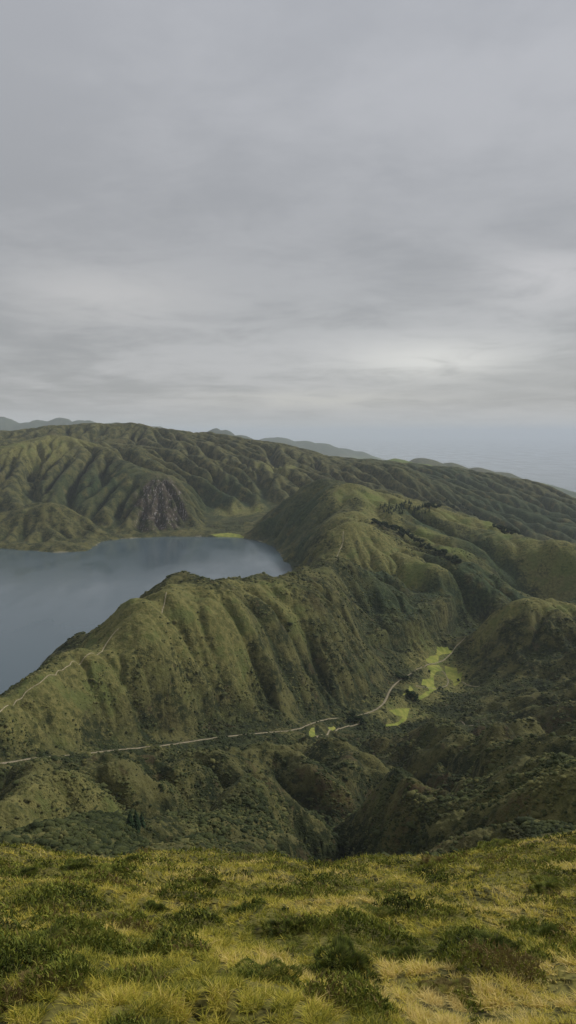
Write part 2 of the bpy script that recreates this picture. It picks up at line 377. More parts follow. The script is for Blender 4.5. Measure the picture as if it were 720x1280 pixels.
meadows_px = [
    up(O1, 4.5, [(388, 128), (440, 126), (478, 148), (470, 165), (420, 170), (398, 182), (385, 170)]),
    up(O1, 4.5, [(348, 182), (398, 176), (396, 222), (340, 218), (325, 200)]),
    up(O1, 4.5, [(330, 238), (398, 232), (425, 262), (382, 270), (370, 290), (372, 345), (388, 368), (340, 402), (290, 432), (284, 412), (345, 375), (330, 348), (300, 342), (306, 312), (350, 306), (352, 268)]),
    up(O1, 4.5, [(432, 236), (500, 246), (504, 282), (530, 272), (522, 325), (486, 352), (474, 318), (440, 300)]),
    up(O1, 4.5, [(234, 348), (254, 368), (250, 408), (190, 402), (226, 380)]),
    up(O1, 4.5, [(118, 486), (235, 474), (216, 540), (160, 572), (96, 582), (104, 564), (176, 548), (196, 522), (150, 512)]),
    up((320, 860), 4.5, [(302, 236), (314, 224), (332, 222), (326, 236), (330, 252), (340, 268), (330, 277), (308, 276), (299, 258)]),
    up((320, 860), 4.5, [(405, 222), (440, 215), (450, 228), (410, 236)]),
    [(262, 668), (285, 666), (300, 668.5), (306, 672.5), (290, 672), (270, 671)],
]
meadows = [cast([a for a, b in m], [b for a, b in m]) for m in meadows_px]
allroad_near = [w for n, wd, w in roads]

# ------------------------------------------------------------------ surface detail (scrub, boulders) and masks
def smooth_zone(x, y):                   # 0 on roads and meadows, 1 elsewhere
    k = np.ones(x.shape)
    for nm, wd, w in roads:
        lo = w.min(0) - 12; hi = w.max(0) + 12
        i = np.where((x > lo[0]) & (x < hi[0]) & (y > lo[1]) & (y < hi[1]))[0]
        if len(i): k[i] = np.minimum(k[i], sstep(wd * .5 + .3, wd * .5 + 4, seg_dist(x[i], y[i], w[::4])))
    for m in meadows:
        lo = m.min(0) - 12; hi = m.max(0) + 12
        i = np.where((x > lo[0]) & (x < hi[0]) & (y > lo[1]) & (y < hi[1]))[0]
        if len(i):
            d = seg_dist(x[i], y[i], m, True); d = np.where(inside(x[i], y[i], m), 0, d)
            k[i] = np.minimum(k[i], sstep(.5, 5, d))
    return k
def wide_zone(x, y):
    k = np.ones(x.shape)
    for nm, wd, w in roads: k = np.minimum(k, .1 + .9 * sstep(4, 32, seg_dist(x, y, w[::8])))
    return k
def pgauss(x, y, px, py, sx, sy):        # a soft patch of ground centred where a sight line lands
    q = cast([px], [py])[0]; return np.exp(-(((x - q[0]) / sx) ** 2 + ((y - q[1]) / sy) ** 2))
Gs = blur(EA, 2)
slope = np.hypot(*np.gradient(Gs, CELL))
lap = blur(EA, 10) - blur(EA, 1)         # >0 in hollows
grass_pts = [(205, 745, 90, 70), (235, 745, 80, 60), (170, 765, 70, 60), (110, 822, 40, 45), (60, 858, 30, 30), (20, 885, 25, 25), (150, 800, 40, 40), (330, 740, 60, 50), (270, 760, 50, 60),
             (480, 690, 90, 110), (450, 670, 70, 110), (440, 640, 70, 120), (510, 715, 90, 60), (560, 720, 90, 45), (590, 655, 160, 100), (500, 632, 120, 110), (540, 675, 60, 90), (660, 720, 120, 60), (700, 740, 110, 50), (640, 690, 90, 70),
             (480, 655, 70, 70), (560, 645, 120, 70), (630, 700, 50, 80), (430, 612, 60, 90),
             (70, 550, 190, 110), (40, 560, 160, 110), (105, 556, 90, 90), (350, 590, 90, 160), (300, 640, 90, 60), (550, 838, 48, 85), (505, 890, 40, 30), (530, 868, 34, 34), (565, 860, 24, 40), (475, 893, 22, 12), (640, 759, 60, 25), (605, 786, 30, 25), (690, 757, 60, 25), (700, 975, 25, 25), (35, 1015, 40, 60), (90, 985, 40, 40), (445, 690, 60, 60), (520, 830, 18, 30), (120, 760, 30, 40)]
gmask = np.zeros(H.shape)
for a in grass_pts: gmask = np.maximum(gmask, pgauss(GX, GY, a[0], a[1], a[2], a[3]))
rock_c = cast([203, 203], [620, 645])
rock = np.exp(-(((GX - rock_c[0][0] + 25 * perlin(GY / 60, GX / 60, 9)) / 68) ** 2)) * np.exp(-(((GY - rock_c.mean(0)[1]) / 105) ** 2)) * 1.2
rock = np.clip(rock * 1.5, 0, 1) * sstep(.2, .4, slope)
soil = np.zeros(H.shape)
for a in [(650, 1008, 9, 12), (640, 1018, 10, 8), (560, 975, 30, 22), (520, 992, 20, 16), (600, 915, 35, 14), (420, 990, 22, 20), (690, 905, 40, 20), (505, 855, 16, 14)]: soil = np.maximum(soil, pgauss(GX, GY, *a))
gorge = np.clip(np.exp(-(seg_dist(GX + 14 * perlin(GX / 50, GY / 50, 3), GY, ravines[0]) / 62) ** 2) + np.exp(-(seg_dist(GX, GY, ravines[1]) / 45) ** 2) + np.exp(-(seg_dist(GX + 12 * perlin(GX / 50, GY / 50, 5), GY, [W(470, 1500, 0), W(520, 1470, 0), W(560, 1500, 0), W(600, 1560, 0)]) / 45) ** 2) * .8, 0, 1)
G_attr = np.clip(gmask, 0, 1) * (1 - gorge)
def detail(x, y, r):
    z = np.zeros(x.shape)
    k = smooth_zone(x, y) * sstep(40, 130, r)
    i = np.where(r < 2600)[0]; xi, yi = x[i], y[i]
    g = samp(G_attr, xi, yi); sh = sstep(0, 25, samp(shore_d, xi, yi)); fl = samp(flow, xi, yi)
    patch = sstep(-.35, .35, fbm(xi, yi, 60, 3, 201)) * (1 - .75 * g) + .12
    b1 = 1 - np.abs(perlin(xi / 9, yi / 9, 101)) * 1.6; b2 = 1 - np.abs(perlin(xi / 4.3, yi / 4.3, 103)) * 1.6
    b3 = perlin(xi / 2.1, yi / 2.1, 105)
    d = (b1 * 2.0 + b2 * 1.5) * patch * (.7 + .8 * fl) + b3 * .5 * sstep(1800, 900, yi) + (fbm(xi, yi, 42, 4, 107) * 2.2 + (1 - np.abs(fbm(xi, yi, 85, 3, 109)) * 2) * 2.0) * wide_zone(xi, yi)
    z[i] = d * sh * k[i]
    i = np.where(r >= 2600)[0]; xi, yi = x[i], y[i]
    z[i] = (fbm(xi, yi, 30, 3, 111) * .8) * sstep(0, 40, samp(shore_d, xi, yi)) * k[i]
    i = np.where((r > 2300) & (r < 3000) )[0]; xi, yi = x[i], y[i]
    rk = samp(rock, xi, yi); z[i] += rk * (np.abs(perlin(xi / 13, yi / 30, 120)) * 16 + perlin(xi / 6, yi / 9, 121) * 4)
    return z

# ------------------------------------------------------------------ mesh helpers
def mesh_from(name, V, Fq, mat, smooth=True, parent=None):
    me = bpy.data.meshes.new(name)
    V = np.ascontiguousarray(V, dtype=np.float32); Fq = np.ascontiguousarray(Fq, dtype=np.int32)
    k = Fq.shape[1]
    me.vertices.add(len(V)); me.vertices.foreach_set('co', V.ravel())
    me.loops.add(Fq.size); me.loops.foreach_set('vertex_index', Fq.ravel())
    me.polygons.add(len(Fq)); me.polygons.foreach_set('loop_start', np.arange(0, Fq.size, k, dtype=np.int32))
    me.polygons.foreach_set('loop_total', np.full(len(Fq), k, dtype=np.int32)) if bpy.app.version < (4, 1, 0) else None
    me.update(calc_edges=True)
    me.polygons.foreach_set('use_smooth', np.full(len(Fq), smooth, dtype=bool))
    if mat: me.materials.append(mat)
    o = bpy.data.objects.new(name, me); C.objects.link(o)
    if parent: o.parent = parent
    return o
def fattr(o, name, vals):
    a = o.data.attributes.new(name, 'FLOAT', 'POINT'); a.data.foreach_set('value', np.ascontiguousarray(vals, dtype=np.float32))
def grid_faces(nr, nc):
    i = np.arange(nr - 1)[:, None] * nc + np.arange(nc - 1)[None]
    return np.stack([i, i + 1, i + nc + 1, i + nc], -1).reshape(-1, 4)
def structure(o): o['kind'] = 'structure'; return o
def tag(o, label, cat=None, group=None, kind=None):
    o['label'] = label
    if cat: o['category'] = cat
    if group: o['group'] = group
    if kind: o['kind'] = kind
    return o

# ------------------------------------------------------------------ material helpers
class M:
    def __init__(s, name):
        s.m = bpy.data.materials.new(name); s.m.use_nodes = True; s.t = s.m.node_tree; s.n = s.t.nodes
        s.b = s.n['Principled BSDF']; s.geo = s.n.new('ShaderNodeNewGeometry')
        try: s.b.inputs['Specular IOR Level'].default_value = .15
        except Exception: pass
        s.b.inputs['Roughness'].default_value = .9
    def link(s, a, b): s.t.links.new(a, b)
    def val(s, v, sock):
        if hasattr(v, 'links'): s.link(v, sock)
        elif isinstance(v, (tuple, list)): sock.default_value = tuple(v) + ((1,) if len(v) == 3 and len(sock.default_value) == 4 else ())
        else: sock.default_value = v
    def scaled(s, sx, sy, sz, src=None):
        n = s.n.new('ShaderNodeVectorMath'); n.operation = 'MULTIPLY'; s.link(src or s.geo.outputs['Position'], n.inputs[0]); n.inputs[1].default_value = (sx, sy, sz); return n.outputs[0]
    def noise(s, scale, det=4, rough=.6, vec=None, dist=0):
        n = s.n.new('ShaderNodeTexNoise'); n.inputs['Scale'].default_value = scale; n.inputs['Detail'].default_value = det
        n.inputs['Roughness'].default_value = rough; n.inputs['Distortion'].default_value = dist
        s.link(vec or s.geo.outputs['Position'], n.inputs['Vector']); return n.outputs[0]
    def vor(s, scale, vec=None, feat='F1'):
        n = s.n.new('ShaderNodeTexVoronoi'); n.feature = feat; n.inputs['Scale'].default_value = scale; s.link(vec or s.geo.outputs['Position'], n.inputs['Vector']); return n
    def ramp(s, f, a, b):
        n = s.n.new('ShaderNodeMapRange'); n.interpolation_type = 'SMOOTHSTEP'; n.inputs[1].default_value = a; n.inputs[2].default_value = b; s.link(f, n.inputs[0]); return n.outputs[0]
    def mix(s, f, a, b):
        n = s.n.new('ShaderNodeMix'); n.data_type = 'RGBA'; s.val(f, n.inputs[0]); s.val(a, n.inputs[6]); s.val(b, n.inputs[7]); return n.outputs[2]
    def mul(s, a, b, op='MULTIPLY'):
        n = s.n.new('ShaderNodeMath'); n.operation = op; s.val(a, n.inputs[0]); s.val(b, n.inputs[1]); n.use_clamp = op not in ('SUBTRACT',); return n.outputs[0]
    def attr(s, name):
        n = s.n.new('ShaderNodeAttribute'); n.attribute_name = name; return n.outputs['Fac']
    def bump(s, h, dist, strength=1.0, prev=None):
        n = s.n.new('ShaderNodeBump'); n.inputs['Distance'].default_value = dist; n.inputs['Strength'].default_value = strength; s.link(h, n.inputs['Height'])
        if prev: s.link(prev, n.inputs['Normal'])
        return n.outputs[0]
    def out(s, col=None, rough=None, nrm=None):
        if col is not None: s.val(col, s.b.inputs['Base Color'])
        if rough is not None: s.val(rough, s.b.inputs['Roughness'])
        if nrm is not None: s.link(nrm, s.b.inputs['Normal'])
        return s.m

def terrain_material():
    m = M('hillside_vegetation')
    big = m.noise(.006, 5, .6); mid = m.noise(.03, 5, .65); fine = m.noise(.16, 5, .7); vf = m.noise(.9, 4, .7); vn = m.noise(5.0, 4, .7)
    heath = m.mix(m.ramp(mid, .40, .60), (.024, .032, .011), (.112, .108, .038))
    heath = m.mix(m.mul(m.ramp(fine, .5, .62), .8), heath, (.125, .118, .045)); heath = m.mix(m.mul(m.ramp(m.noise(.075, 5, .75), .54, .62), .8), heath, (.014, .022, .009))
    heath = m.mix(m.mul(m.ramp(big, .55, .7), .35), heath, (.060, .042, .020))
    scrub = m.mix(m.ramp(fine, .4, .62), (.010, .018, .008), (.042, .056, .020))
    sm = m.mul(m.ramp(m.mul(m.attr('flow'), m.ramp(mid, .25, .6), 'MULTIPLY'), .18, .6), .85)
    base = m.mix(sm, heath, scrub)
    spot = m.noise(.011, 5, .65, m.scaled(1, 1, 3)); base = m.mix(m.mul(m.mul(m.ramp(spot, .54, .68), .5), m.attr('closer')), base, (.085, .098, .030))
    base = m.mix(m.mul(m.ramp(m.noise(.05, 4, .7, m.scaled(1.3, 1, 1)), .58, .68), .5), base, (.098, .070, .036))
    forest = m.mix(m.ramp(fine, .35, .7), (.016, .030, .013), (.058, .080, .030))
    base = m.mix(m.mul(m.attr('wood'), m.ramp(m.noise(.02, 4, .6), .36, .5)), base, forest)
    grass = m.mix(m.ramp(fine, .38, .65), (.105, .108, .034), (.195, .180, .062))
    grass = m.mix(m.mul(m.ramp(mid, .5, .66), .6), grass, (.090, .125, .034))
    gs = m.mul(m.attr('grass'), 1.0); gf = m.ramp(m.mul(gs, m.ramp(m.mul(m.mul(mid, .5), m.mul(fine, .5), 'ADD'), .22, .62), 'MULTIPLY'), .10, .52)
    base = m.mix(m.mul(gf, .9), base, grass)
    soilc = m.mix(m.ramp(fine, .35, .65), (.10, .066, .022), (.05, .036, .018))
    base = m.mix(m.mul(m.attr('soil'), m.ramp(fine, .42, .58)), base, soilc)
    # bare rock with pale streaks running down the face
    st = m.noise(1.0, 4, .75, m.scaled(.20, .10, .035))
    rockc = m.mix(m.ramp(fine, .35, .65), (.082, .062, .044), (.036, .034, .024))
    rockc = m.mix(m.mul(m.ramp(st, .56, .61), .8), rockc, (.33, .31, .29))
    base = m.mix(m.ramp(m.mul(m.attr('rock'), m.ramp(m.noise(.030, 5, .75), .36, .60)), .10, .50), base, rockc)
    # pale sand and stones at the water's edge
    base = m.mix(m.mul(m.attr('sand'), m.ramp(m.noise(.012, 3, .5), .54, .6)), base, (.26, .24, .17))
    # far farmland
    vo = m.vor(.0022, m.scaled(1, .7, 0)); sep = m.n.new('ShaderNodeSeparateColor'); m.link(vo.outputs['Color'], sep.inputs[0])
    fields = m.mix(sep.outputs[0], (.035, .055, .018), (.10, .13, .035))
    fields = m.mix(m.ramp(sep.outputs[1], .9, .95), fields, (.22, .20, .13))
    base = m.mix(m.attr('field'), base, fields)
    past = m.mix(m.ramp(mid, .4, .6), (.10, .14, .028), (.13, .16, .04))
    base = m.mix(m.attr('pasture'), base, past)
    # mossy soil beneath the near ground cover
    near = m.mix(m.ramp(vf, .38, .6), (.060, .058, .018), (.160, .145, .036))
    near = m.mix(m.mul(m.ramp(vn, .45, .6), .6), near, (.13, .12, .035))
    base = m.mix(m.attr('near'), base, near)
    b = m.bump(vf, .8, .9); b = m.bump(fine, 3.2, .95, b)
    return m.out(base, .95, b)
MT = terrain_material()

# ------------------------------------------------------------------ terrain mesh (finer towards the viewpoint)
az = np.r_[np.linspace(-115, -62, 25, endpoint=False), np.linspace(-62, -24, 110, endpoint=False), np.linspace(-24, 24, 560, endpoint=False), np.linspace(24, 62, 110, endpoint=False), np.linspace(62, 115, 26)]
az = np.radians(az)
rad = np.r_[np.geomspace(.35, 8, 40, endpoint=False), np.geomspace(8, 50, 150, endpoint=False), np.geomspace(50, 270, 110, endpoint=False), np.geomspace(270, 2800, 900, endpoint=False),
            np.geomspace(2800, 5200, 280, endpoint=False), np.geomspace(5200, 45000, 260)]
R_, A_ = np.meshgrid(rad, az, indexing='ij')
x = (R_ * np.sin(A_)).ravel(); y = (R_ * np.cos(A_)).ravel(); r = R_.ravel()
z = land(x, y) + detail(x, y, r) * (r < 5600)
V = np.c_[x, y, z]
ter = mesh_from('terrain', V, grid_faces(len(rad), len(az))[:, ::-1], MT)
structure(ter)
incoast = (seg_dist(x, y, coast, True) * np.where(inside(x, y, coast), 1, -1))
dem = (y < 5600) & (np.abs(x) < 2950)
nearw = 1 - sstep(42, 110, r)
fattr(ter, 'near', nearw); fattr(ter, 'closer', sstep(2900, 2000, y))
fattr(ter, 'grass', np.where(dem, samp(G_attr, x, y), 0))
fattr(ter, 'flow', np.where(dem, np.clip(samp(flow, x, y) * .6 + samp2(flow2, x, y) * .9 + np.clip(samp(lap, x, y) / 14, -.3, .6), 0, 1), 0))
fattr(ter, 'soil', np.where(dem, samp(soil, x, y), 0))
fattr(ter, 'rock', np.where(dem, samp(rock, x, y), 0))
sd = samp(shore_d, x, y)
fattr(ter, 'sand', np.where(dem & (y > 1000), sstep(7, 2, sd), 0))
wood = np.zeros(x.shape)
for a in [(700, 650, 420, 500), (640, 640, 400, 400), (560, 600, 400, 400), (380, 640, 130, 160), (340, 650, 70, 120), (380, 680, 60, 120), (540, 740, 90, 60), (500, 760, 60, 60), (120, 610, 200, 160), (280, 620, 160, 160), (620, 735, 60, 80), (600, 680, 60, 70), (480, 750, 50, 70)]:
    wood = np.maximum(wood, pgauss(x, y, *a))
fattr(ter, 'wood', np.where(dem, np.maximum(wood, samp(gorge, x, y) * 1.3), sstep(8000, 12000, y)))
fattr(ter, 'field', np.where((y > 5200) & (z > 0), sstep(5200, 5900, y) * sstep(420, 200, z) * .9, 0))
pq = [P(500, 571, 6300), P(525, 574, 6300)]
pl_ = np.zeros(x.shape)
for a in [(560, 690, 70, 60), (530, 668, 40, 60), (600, 712, 60, 50), (690, 738, 90, 40), (655, 722, 60, 40), (560, 642, 70, 40), (600, 652, 50, 50), (640, 672, 50, 50), (520, 715, 60, 26), (470, 625, 50, 60)]: pl_ = np.maximum(pl_, pgauss(x, y, *a))
pl_ = np.where(dem, pl_ * (1 - samp(gorge, x, y)) * sstep(-.35, .25, fbm(x, y, 90, 3, 701)) * .75, 0)
fattr(ter, 'pasture', np.clip(pl_ + sum(np.exp(-(((x - q[0]) / 240) ** 2 + ((y - q[1]) / 700) ** 2)) for q in pq), 0, 1) * (z > 560))

# ------------------------------------------------------------------ water
def water(name, dark, bump_scale, bs, rough):
    m = M(name); m.b.inputs['Specular IOR Level'].default_value = .5; m.b.inputs['IOR'].default_value = 1.33
    w = m.noise(bump_scale, 5, .6, m.scaled(1, .6, 1)); w2 = m.noise(bump_scale * .04, 4, .6, m.scaled(1, .35, 1))
    rg = m.n.new('ShaderNodeMapRange'); m.link(w2, rg.inputs[0]); rg.inputs[1].default_value = .4; rg.inputs[2].default_value = .6; rg.inputs[3].default_value = rough; rg.inputs[4].default_value = rough + .08
    return m.out(dark, rg.outputs[0], m.bump(w, bs, .5))
lk = LP.copy(); cen = lk.mean(0)
import mathutils
def polygon_sheet(name, pts, z, mat):
    tri = mathutils.geometry.tessellate_polygon([[mathutils.Vector((p[0], p[1], 0)) for p in pts]])
    T = np.array([t[::-1] for t in tri]); Vv = np.c_[np.array(pts), np.full(len(pts), z)]
    a, b, c = Vv[T[0][0]], Vv[T[0][1]], Vv[T[0][2]]
    if np.cross(b - a, c - a)[2] < 0: T = T[:, ::-1]
    return mesh_from(name, Vv, T, mat, False)
# outline pushed a few metres under the banks
edge = []
n = len(lk)
area = .5 * sum(lk[i][0] * lk[(i + 1) % n][1] - lk[(i + 1) % n][0] * lk[i][1] for i in range(n)); sg = 1 if area > 0 else -1
for i in range(n):
    t = lk[(i + 1) % n] - lk[i - 1]; t = t / (np.hypot(*t) + 1e-9); edge.append(lk[i] + np.array([t[1], -t[0]]) * 12 * sg)
lake_o = structure(polygon_sheet('lake', edge, LAKEZ, water('lake_water', (.072, .106, .128), .35, .04, .12)))
S = 160000.0
sea_o = structure(mesh_from('sea', [(-S, -S, 0), (S, -S, 0), (S, S, 0), (-S, S, 0)], [(0, 1, 2, 3)], water('sea_water', (.035, .060, .080), .05, .05, .06), False))

# ------------------------------------------------------------------ roads, paths, meadows
def ribbon(name, wd, w, mat, lift=.22):
    t = np.gradient(w, axis=0); t /= np.hypot(*t.T)[:, None] + 1e-9; nrm = np.c_[-t[:, 1], t[:, 0]]
    k = 5; offs = np.linspace(-.5, .5, k); rows = []
    wob = wd * (1 + .22 * fbm(np.arange(len(w)) * 1.0, np.zeros(len(w)), 9, 3, 8))
    for o in offs:
        q = w + nrm * (o * wob)[:, None]; rows.append(q)
    Q = np.stack(rows, 1).reshape(-1, 2)
    rq = np.hypot(*Q.T); zz = land(Q[:, 0], Q[:, 1]) + detail(Q[:, 0], Q[:, 1], rq)
    zz = zz.reshape(-1, k); zz = np.maximum(zz, zz.mean(1, keepdims=True) - .1) + lift; zz[:, 0] -= .3; zz[:, -1] -= .3
    return mesh_from(name, np.c_[Q, zz.ravel()], grid_faces(len(w), k), mat)
def dirt(name, a, b):
    m = M(name); f = m.noise(.5, 4, .7); return m.out(m.mix(m.ramp(f, .35, .65), a, b), .95, m.bump(f, .2, .5))
MD = dirt('pale_dirt', (.30, .26, .18), (.15, .13, .08)); MF = dirt('trodden_earth', (.34, .30, .19), (.20, .17, .10))
for nm, wd, w in roads:
    o = structure(ribbon(nm, wd, w, MF if nm == 'footpath' else MD, .35 if nm != 'footpath' else .3))
def meadow_mat():
    m = M('meadow_grass'); f = m.noise(.12, 4, .6); g = m.noise(.9, 3, .7)
    c = m.mix(m.ramp(m.noise(.05, 4, .7), .36, .62), (.150, .185, .034), (.270, .270, .062)); c = m.mix(m.mul(m.ramp(f, .5, .62), .5), c, (.120, .160, .028)); c = m.mix(m.mul(m.ramp(g, .55, .7), .4), c, (.28, .25, .09))
    return m.out(c, .95, m.bump(g, .15, .6))
MM = meadow_mat()
for m_ in meadows:
    lo, hi = m_.min(0), m_.max(0); st = 1.4 if hi[1] < 1800 else 4.0
    xs = np.arange(lo[0], hi[0] + st, st); ys = np.arange(lo[1], hi[1] + st, st)
    if len(xs) * len(ys) > 400000: continue
    gx_, gy_ = np.meshgrid(xs, ys); xx, yy = gx_.ravel(), gy_.ravel()
    zz = land(xx, yy) + detail(xx, yy, np.hypot(xx, yy)) + .22
    fq = grid_faces(len(ys), len(xs)); cxy = np.c_[xx, yy][fq].mean(1)
    k = inside(cxy[:, 0], cxy[:, 1], m_)
    fq = fq[k]
    if not len(fq): continue
    u, inv = np.unique(fq, return_inverse=True)
    structure(mesh_from('meadow', np.c_[xx, yy, zz][u], inv.reshape(fq.shape), MM))

# ------------------------------------------------------------------ scrub on the slopes (nobody could count it)
def blob_mesh(name, pts, size, tall, mat, tone, seed=1):
    r = np.random.default_rng(seed); n = len(pts)
    # a low lumpy dome: ring of 6 below, ring of 5 above, top point
    a1 = np.arange(6) / 6 * 2 * np.pi; a2 = (np.arange(5) + .3) / 5 * 2 * np.pi
    tpl = np.vstack([np.c_[np.cos(a1), np.sin(a1), np.full(6, -.35)], np.c_[np.cos(a1 + .4) * 1.0, np.sin(a1 + .4), np.full(6, .35)], np.c_[np.cos(a2) * .6, np.sin(a2) * .6, np.full(5, .85)], [[0, 0, 1.0]]])
    fc = []
    for i in range(6):
        j = (i + 1) % 6; fc += [(i, j, 6 + i), (j, 6 + j, 6 + i)]
    for i in range(6):
        j = (i + 1) % 6; q = 12 + min(i, 4); q2 = 12 + min(i + 1, 5) if i < 4 else 12
        fc.append((6 + i, 6 + j, q if i < 5 else 12))
        if i < 5: fc.append((6 + j, 12 + (i + 1) % 5, q))
    for i in range(5): fc.append((12 + i, 12 + (i + 1) % 5, 17))
    fc = np.array(fc)
    rot = r.uniform(0, 6.28, n); c, s_ = np.cos(rot), np.sin(rot)
    T = tpl[None] * (1 + r.uniform(-.35, .35, (n, 18, 1)))
    sx = size * r.uniform(.7, 1.4, n); sy = size * r.uniform(.7, 1.4, n)
    X = T[:, :, 0] * sx[:, None]; Y = T[:, :, 1] * sy[:, None]
    V = np.stack([pts[:, 0, None] + X * c[:, None] - Y * s_[:, None], pts[:, 1, None] + X * s_[:, None] + Y * c[:, None], pts[:, 2, None] + T[:, :, 2] * tall[:, None]], -1).reshape(-1, 3)
    Fq = (fc[None] + (np.arange(n) * 18)[:, None, None]).reshape(-1, 3)
    o = mesh_from(name, V, Fq, mat, True); fattr(o, 'tone', np.repeat(tone, 18)); return o
def scrub_mat():
    m = M('scrub_leaves'); t = m.attr('tone'); f = m.noise(1.6, 4, .75); g = m.noise(.02, 4, .6)
    c = m.mix(m.ramp(t, 0, .5), (.020, .030, .011), (.058, .070, .024)); c = m.mix(m.ramp(t, .5, 1), c, (.140, .135, .048))
    c = m.mix(m.mul(m.ramp(f, .45, .7), .5), c, (.075, .085, .026)); c = m.mix(m.mul(m.ramp(g, .55, .7), .35), c, (.060, .044, .020))
    return m.out(c, .95, m.bump(f, .6, .9))
nn = 480000
ur = rng.uniform(0, 1, nn); aS = np.radians(rng.uniform(-30, 30, nn))
rS = 150 * (2400 / 150) ** ur
xs, ys = rS * np.sin(aS), rS * np.cos(aS)
pg = samp(G_attr, xs, ys); pf = samp(flow, xs, ys)
keep = rng.uniform(0, 1, nn) < (sstep(-.12, .32, fbm(xs, ys, 48, 4, 301)) * (1 - np.where(rS < 750, .35, .8) * pg) * .62 + .12 * pf + .05 + .45 * samp2(flow2, xs, ys)) * (1 - .6 * ((pg > .5) & (rS > 750)))
keep &= rng.uniform(0, 1, nn) < sstep(2400, 1300, rS)
keep &= (smooth_zone(xs, ys) > .75) & (samp(shore_d, xs, ys) > 8) & ~inside(xs, ys, lake)
xs, ys, rS, pg, pf = xs[keep], ys[keep], rS[keep], pg[keep], pf[keep]
zs = land(xs, ys) + detail(xs, ys, rS)
size = rng.lognormal(0, .45, len(xs)) * (.42 + rS / 1900); size = np.clip(size, .35, 3.2)
tone = np.clip(.35 + .5 * fbm(xs, ys, 30, 3, 303) + rng.normal(0, .22, len(xs)) - .3 * pf + .5 * pg, 0, 1)
sc_o = blob_mesh('scrub', np.c_[xs, ys, zs], size, size * rng.uniform(.35, .9, len(xs)), scrub_mat(), tone)
tag(sc_o, 'dark heath and laurel scrub matted over the hill slopes', kind='stuff')
print('scrub', len(xs))
# ------------------------------------------------------------------ near ground cover
def blades(name, root, h, wdt, lean, tone, mat, seed=3, nseg=3):
    r = np.random.default_rng(seed); n = len(root)
    a = r.uniform(0, 2 * np.pi, n); dirx, diry = np.cos(a), np.sin(a)
    b = r.uniform(0, 2 * np.pi, n); sxx, syy = np.cos(b), np.sin(b)
    V = []
    for k in range(nseg + 1):
        t = k / nseg; wd = wdt * (1 - t) ** .8 * .5
        cxk = root[:, 0] + dirx * lean * t * t; cyk = root[:, 1] + diry * lean * t * t
        czk = root[:, 2] + h * (t - .25 * t * t * np.clip(lean / h, 0, 2))
        if k < nseg:
            V.append(np.stack([cxk - sxx * wd, cyk - syy * wd, czk], -1)); V.append(np.stack([cxk + sxx * wd, cyk + syy * wd, czk], -1))
        else: V.append(np.stack([cxk, cyk, czk], -1))
    V = np.stack(V, 1); nv = V.shape[1]; f = []
    for k in range(nseg - 1): f += [(2 * k, 2 * k + 1, 2 * k + 3), (2 * k, 2 * k + 3, 2 * k + 2)]
    f.append((2 * nseg - 2, 2 * nseg - 1, 2 * nseg)); f = np.array(f)
    Fq = (f[None] + (np.arange(n) * nv)[:, None, None]).reshape(-1, 3)
    o = mesh_from(name, V.reshape(-1, 3), Fq, mat, True)
    fattr(o, 'tone', np.repeat(tone, nv)); fattr(o, 'tip', np.tile(np.repeat(np.arange(nseg + 1) / nseg, [2] * nseg + [1]), n)); return o
def leaf_mat(name, cols, trans=.25):
    m = M(name); t = m.attr('tone'); c = cols[0]
    for i in range(1, len(cols)): c = m.mix(m.ramp(t, (i - 1) / (len(cols) - 1), i / (len(cols) - 1)), c, cols[i])
    f = m.noise(14.0, 3, .6); c = m.mix(m.mul(m.ramp(f, .5, .75), .3), c, tuple(min(1, q * 1.5) for q in cols[-1]))
    tr = m.n.new('ShaderNodeBsdfTranslucent'); m.link(c, tr.inputs['Color']); mx = m.n.new('ShaderNodeMixShader'); mx.inputs[0].default_value = trans
    m.link(m.b.outputs[0], mx.inputs[1]); m.link(tr.outputs[0], mx.inputs[2]); m.link(mx.outputs[0], m.n['Material Output'].inputs['Surface'])
    return m.out(c, .8)
MG = leaf_mat('dry_fern_grass', [(.115, .135, .022), (.370, .345, .040), (.580, .480, .080), (.680, .540, .200)])
MH = leaf_mat('heather_leaves', [(.030, .038, .012), (.090, .120, .020), (.220, .240, .036), (.165, .125, .045)], .15)
def ground(x, y):
    r = np.hypot(x, y); return land(x, y) + detail(x, y, r)
# where dark heather grows and where pale grass grows: patches in the plan of the slope
def heath_at(x, y):
    return fbm(x, y, 1.4, 4, 401) * .66 + fbm(x, y, 5.5, 2, 409) * .22 + fbm(x, y, .8, 3, 405) * .6 - .19
def scatter(n, r0, r1, half, seed):
    r = np.random.default_rng(seed); rr_ = np.sqrt(r.uniform(0, 1, n)) ; u = r.uniform(0, 1, n)
    rad_ = r0 * (r1 / r0) ** u; a = np.radians(r.uniform(-half, half, n)); return rad_ * np.sin(a), rad_ * np.cos(a), rad_
gx1, gy1, gr = scatter(400000, 3.2, 52, 33, 21)
ex, ey, er = scatter(170000, 3.2, 13, 33, 23)
gx1, gy1, gr = np.r_[gx1, ex], np.r_[gy1, ey], np.r_[gr, er]
hv = heath_at(gx1, gy1)
kp = rng.uniform(0, 1, len(gx1)) < np.clip(1.0 - 1.5 * sstep(-.02, .5, hv), .10, 1)
gx1, gy1, gr, hv = gx1[kp], gy1[kp], gr[kp], hv[kp]
